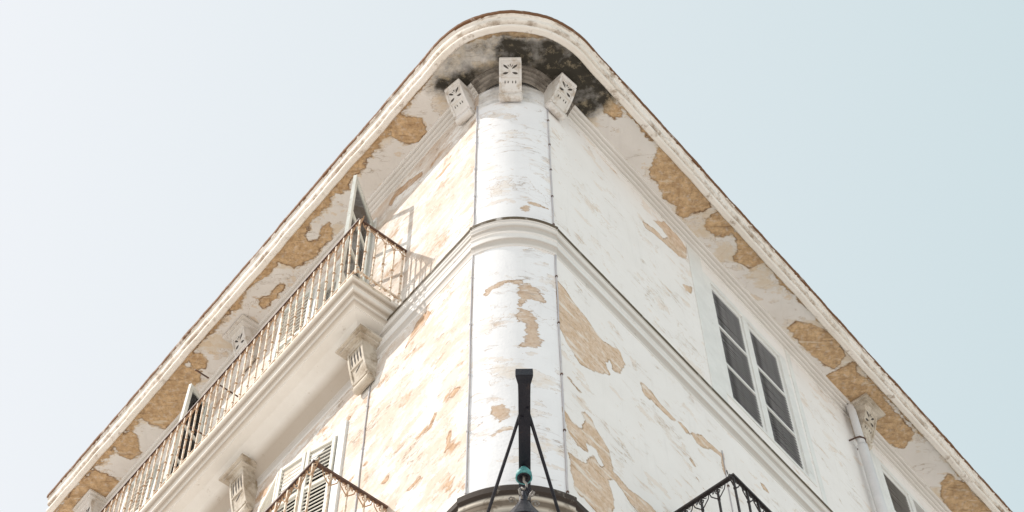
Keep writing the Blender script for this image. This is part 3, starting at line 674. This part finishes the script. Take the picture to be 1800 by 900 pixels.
# ------------------------------------------------------------------ balconies
def baluster_mesh(h, sp, mat, style):
    b = MB(); r = .0095 if style == 'rusty' else .009
    b.box(LOC, -r, r, -r, r, 0, h)
    nb = len(b.f)
    def ring(z, R):
        b.tube([Vector((R*math.cos(t), 0, z+R*math.sin(t))) for t in np.linspace(0, 2*math.pi, 9)], .006, 4)
    k = .17 if style != 'rusty' else .13
    for sg in (-1, 1):
        b.tube([(0, 0, h-k), (sg*sp*.16, 0, h-k+.035), (sg*sp*.40, 0, h-k*.45), (sg*sp*.5, 0, h-.004)], .0065, 4)
        b.tube([(sg*sp*.12, 0, h-.02), (sg*sp*.3, 0, h-.055), (sg*sp*.3, 0, h-.02), (sg*sp*.2, 0, h-.01)], .006, 4)
        b.tube([(0, 0, .10), (sg*sp*.28, 0, .07), (sg*sp*.42, 0, .02)], .006, 4)
    b.lathe((0, 0, h-k), [(.004, -.02), (.017, -.01), (.017, .01), (.004, .02)], 6)
    if style == 'rusty':
        b.lathe((0, 0, h*.48), [(.004, -.022), (.019, -.008), (.019, .008), (.004, .022)], 6)
        b.lathe((0, 0, .16), [(.004, -.018), (.016, -.006), (.016, .006), (.004, .018)], 6)
    else: ring(h-.06, .026)
    me = b.mesh('baluster', mat)
    if style == 'rusty' or mat is M['rusty']:
        me.materials.append(M['rust']); nf = len(me.polygons)
        me.polygons.foreach_set('material_index', [1 if i >= nb else 0 for i in range(nf)])
    return me
def balcony(side, s0, s1, dep, zs, hr, sp, style, mats, label, ends=(True, True), slabprof=None, lean=0.0, consoles=(), over=0.0):
    P = PL if side == 'L' else PR
    sl = MB(); top, bot = zs
    # moulded slab: stacked plates, each a little smaller
    secs = []
    for (i0, zz) in slabprof:
        i0 = min(i0, dep+.03)
        secs.append([P(s0+i0, -.05, zz), P(s0+i0, dep-i0, zz), P(s1-i0, dep-i0, zz), P(s1-i0, -.05, zz)])
    sl.sweep(secs)
    slab = sl.build('balcony', mats['slab'], B, label=label)
    zz_ = np.array([v[2] for v in sl.v]); attr(slab.data, 'lip', (zz_ < -1).astype(float))
    attr(slab.data, 'groove_shade', (((zz_ > top-.091) & (zz_ < top-.058)) | ((zz_ > top-.186) & (zz_ < top-.155)) | ((zz_ > top-.24) & (zz_ < top-.23)) | ((zz_ < top-.42))).astype(float))  # painted shade in slab recesses and, with grime, in the cove by the wall
    # edge lip, worn and stained
    lp = MB(); lp.box(P, s0, s1, dep-.02, dep+.004, top-.048, top+.004); lp.box(P, s0-.004, s0+.02, .12, dep-.02, top-.048, top+.004); lp.box(P, s1-.02, s1+.004, .12, dep-.02, top-.048, top+.004)
    lp.build('edge_lip', M['slab_edge'], slab, bevel=.006)
    i_ = .035; r0, r1, rd = s0+i_-over, s1-i_, dep-i_+over
    rl = MB(); zt = top+hr
    rl.box(P, r0-.02, r1+.02, rd-.02, rd+.02, zt-.012, zt+.018)
    if ends[0]: rl.box(P, r0-.02, r0+.02, 0, rd-.02, zt-.012, zt+.018)
    if ends[1]: rl.box(P, r1-.02, r1+.02, 0, rd-.02, zt-.012, zt+.018)
    rl.build('handrail', mats['rail'], slab, bevel=.004)
    br = MB(); zb = top+.06
    br.box(P, r0, r1, rd-.012-lean, rd+.012-lean, zb, zb+.016)
    if ends[0]: br.box(P, r0-.012, r0+.012, 0, rd-.013-lean, zb, zb+.016)
    if ends[1]: br.box(P, r1-.012, r1+.012, 0, rd-.013-lean, zb, zb+.016)
    br.build('bottom_rail', mats['bal'], slab)
    h = hr-.012-.004; me = baluster_mesh(h, sp, mats['bal'], style)
    k = int(round((r1-r0)/sp)); q = (r1-r0)/k
    LT = Matrix.Rotation(math.atan2(lean, h), 4, 'X')
    for i in range(k+1): inst('baluster', me, slab, M_at(side, r0+q*i, rd-lean, top+.004) @ Matrix.Rotation(-math.atan2(lean, h), 4, 'X') @ Matrix.Rotation(random.uniform(-.012, .012), 4, 'Y'))
    kk = int(round(rd/sp))
    for e, a in ((0, r0), (1, r1)):
        if not ends[e]: continue
        for i in range(kk): inst('baluster', me, slab, M_at(side, a, rd-rd*(i+1)/(kk+.3), top+.004, math.radians(90)))
    for c in consoles:
        bracket('console', turned(P, c, 0), .30, .30, .62, bot-.002, slab, M['bracket_dull'], flutes=True)
    return slab
sprof = [(0, 18.02), (0, 17.965), (.040, 17.960), (.042, 17.93), (.060, 17.925), (.064, 17.87), (.10, 17.862), (.104, 17.835), (.13, 17.825), (.132, 17.785), (.185, 17.775), (.188, 17.755), (.30, 17.735), (.42, 17.67), (.52, 17.58), (.60, 17.47), (.65, 17.38)]
b1 = None
b1 = balcony('L', 1.345, 9.02, .65, (18.02, 17.43), 1.15, .15, 'rusty', dict(slab=M['slab_prof'], rail=M['rail'], bal=M['rusty']),
        'long upper balcony with pale moulded slab and flaking rusty railing', ends=(True, True), slabprof=sprof, over=.065, lean=.045)
for c in (1.81, 4.07, 6.30, 8.5):
    bracket('console', turned(PL, c, 0), .27, .25, .70, 17.56, B, M['bracket_dull'], flutes=True)
# dividing bars across the railing
for s_, o0, o1 in ((4.27, .98, .78), (4.27, .62, .12), (5.02, .70, .25)):
    mb = MB(); mb.tube([PL(s_, o0, 19.20), PL(s_, o1, 19.20)], .011, 6); mb.build('divider_bar', M['rail'], b1)
lprof = [(0, 13.2), (0, 13.12), (.04, 13.115), (.045, 13.04), (.07, 13.035), (.08, 12.95), (.5, 12.93)]
balcony('L', 1.19, 4.35, .87, (13.2, 12.95), 1.10, .19, 'gothic', dict(slab=M['slab_prof'], rail=M['rail'], bal=M['rusty']),
        'lower left balcony with rust brown railing of pointed arches', slabprof=lprof)
balcony('R', 1.44, 4.2, .84, (13.2, 12.95), 1.10, .19, 'gothic', dict(slab=M['slab_prof'], rail=M['black'], bal=M['black']),
        'lower right balcony with black railing of pointed arches', slabprof=lprof)

# ------------------------------------------------------------------ downpipe
mb = MB(); mb.tube([PR(6.47, .06, 21.50), PR(6.47, .105, 21.42), PR(6.47, .12, 21.3), PR(6.47, .12, 20.45)], .055, 14)
dp = mb.build('downpipe', M['pipe'], B, smooth=True, label='pale grey downpipe with a wider lower length')
mb = MB(); mb.tube([PR(6.47, .12, 20.50), PR(6.47, .12, 20.44), PR(6.47, .12, 0.3)], .07, 14); mb.build('lower_length', M['pipe'], dp, smooth=True)
for z in (20.62, 18.9, 16.8):
    mb = MB(); mb.tube([PR(6.36, -.02, z), PR(6.37, .09, z-.01), PR(6.40, .15, z), PR(6.47, .185, z), PR(6.54, .15, z), PR(6.56, .0, z)], .013, 6); mb.build('pipe_clamp', M['rail'], dp)

# ------------------------------------------------------------------ cables clipped to the wall
def cable(pts, label, P=None, r=.0085):
    root = None; mb = MB(); mb.tube(pts, r, 6); o = mb.build('wall_cable', M['cable'], None, smooth=True)
    tag(o, label, 'cable', 'cables clipped to the facade')
    cl = MB()
    for a, b in zip(pts[:-1:3], pts[1::3]):
        m_ = (Vector(a)+Vector(b))/2; cl.lathe(m_, [(.004, -.014), (.014, -.010), (.014, .010), (.004, .014)], 8)
    tag(cl.build('clips', M['rail'] if 'right' in label else M['cable'], o), kind='stuff')
def zig(P, s, d, z0, z1, n=14, amp=.006):
    return [P(s+random.uniform(-amp, amp), d, z0+(z1-z0)*i/n) for i in range(n+1)]
cable(zig(PL, .008, .012, 13.15, 17.33), 'thin grey cable down the left edge of the column below the middle band')
cable(zig(PL, .008, .012, 17.87, 21.0), 'thin grey cable up the left edge of the column above the middle band')
cable(zig(PR, .008, .012, 13.15, 17.33), 'thin grey cable down the right edge of the column below the middle band')
cable(zig(PR, .008, .012, 17.87, 20.9), 'thin grey cable up the right edge of the column above the middle band')
cable(zig(PL, 1.76, .010, 13.40, 16.9), 'thin grey cable on the left wall below the balcony corner', r=.008)
cable(zig(PR, 2.80, .008, 13.40, 16.75, 8), 'thin grey cable on the right wall above the black balcony', r=.006)

# ------------------------------------------------------------------ iron arm with hanging lantern
Z = 12.6; XA = .085
A = empty('lamp_arm', (XA, 9.0, Z), 'dark iron arm with flared tip standing out from the corner column on two stays', 'lamp bracket')
mb = MB(); w = .047
secs = []
for y, hw, hh in ((9.02, w, .03), (7.60, w, .03), (7.50, w+.002, .032), (7.44, w+.016, .038), (7.41, w+.022, .040)):
    secs.append([Vector((XA-hw, y, Z-hh)), Vector((XA+hw, y, Z-hh)), Vector((XA+hw, y, Z+hh)), Vector((XA-hw, y, Z+hh))])
mb.sweep(secs); mb.build('arm', M['lamp_iron'], A, bevel=.004)
mb = MB(); mb.box(LOC, XA-.066, XA+.066, 7.400, 7.409, Z-.041, Z+.041); mb.build('end_plate', M['lamp_iron'], A)
for yy in (7.72, 7.80, 8.28, 8.62):
    mb = MB(); mb.lathe((XA+(.022 if yy == 7.72 else -.02), yy, Z-.044), [(0, 0), (.011, 0), (.011, .014)], 6); mb.build('bolt', M['hook'] if yy > 8.5 else M['lamp_iron'], A)
for x0, x1 in ((XA-.035, -.295), (XA+.035, .43)):
    mb = MB(); mb.tube([(x0, 7.80, Z), (x1, 9.06, Z)], .014, 8); mb.build('stay', M['lamp_iron'], A, smooth=True)
mb = MB(); mb.lathe((XA-.008, 8.28, 12.47), [(.0, .085), (.024, .080), (.026, .045), (.050, .033), (.063, .005), (.067, -.045), (.056, -.050), (.050, -.02), (.03, .0), (.0, .0)], 28)
mb.build('insulator', M['teal'], A, smooth=True)
mb = MB(); mb.lathe((XA-.008, 8.28, 12.47), [(0, -.018), (.046, -.02), (.054, -.047), (.044, -.052), (.020, -.028), (0, -.028)], 20); mb.build('insulator_cavity', M['lamp_iron'], A)
mb = MB(); mb.tube([(XA-.008, 8.28, 12.50), (XA-.008, 8.28, 12.38), (XA+.012, 8.28, 12.35), (XA+.012, 8.28, 12.31), (XA-.01, 8.28, 12.28), (XA-.03, 8.28, 12.30)], .010, 8); mb.build('hook', M['hook'], A, smooth=True)
LN = empty('hanging_lantern', (XA, 8.28, 11.25), 'black iron lantern top with curled crown hanging from the teal insulator', 'lantern')
cx = XA-.012
mb = MB(); mb.tube([(cx+.03*math.cos(t), 8.28, 12.27+.04*math.sin(t)) for t in np.linspace(0, 2*math.pi, 13)], .008, 6); mb.build('hanging_ring', M['lamp_iron'], LN, smooth=True)
mb = MB(); mb.lathe((cx, 8.28, 12.24), [(0, 0), (.018, 0), (.022, -.05), (.035, -.07), (.04, -.12), (.06, -.17), (.10, -.26), (.17, -.40), (.205, -.48), (.19, -.48), (0, -.44)], 16); mb.build('lantern_cap', M['lamp_iron'], LN)
cr = MB()
for k in range(6):
    a = math.radians(60*k+12); u = Vector((math.cos(a), math.sin(a), 0)); c0 = Vector((cx, 8.28, 12.06))
    cr.tube([c0+u*r_+Vector((0, 0, z_)) for r_, z_ in ((.05, .04), (.075, .09), (.105, .10), (.12, .07), (.105, .04), (.085, .05), (.09, .07))], .008, 5)
tag(cr.build('crown_scrolls', M['hook'], LN, smooth=True), kind='stuff')
gl = bpy.data.materials.new('lantern_glass'); gl.use_nodes = True; gb = gl.node_tree.nodes['Principled BSDF']; gb.inputs['Transmission Weight'].default_value = .9; gb.inputs['Roughness'].default_value = .15; gb.inputs['Base Color'].default_value = (.8, .82, .8, 1)
mb = MB(); mb.lathe((cx, 8.28, 11.5), [(.10, -.14), (.175, .26)], 6); mb.build('glass', gl, LN, fix=False)
bars = MB()
for k in range(6):
    a = math.radians(60*k); u = Vector((math.cos(a), math.sin(a), 0)); bars.tube([Vector((cx, 8.28, 11.35))+u*.103, Vector((cx, 8.28, 11.77))+u*.182], .008, 5)
bars.lathe((cx, 8.28, 11.31), [(0, -.06), (.05, -.04), (.11, .0), (.11, .05), (0, .05)], 12)
bars.build('frame', M['lamp_iron'], LN)
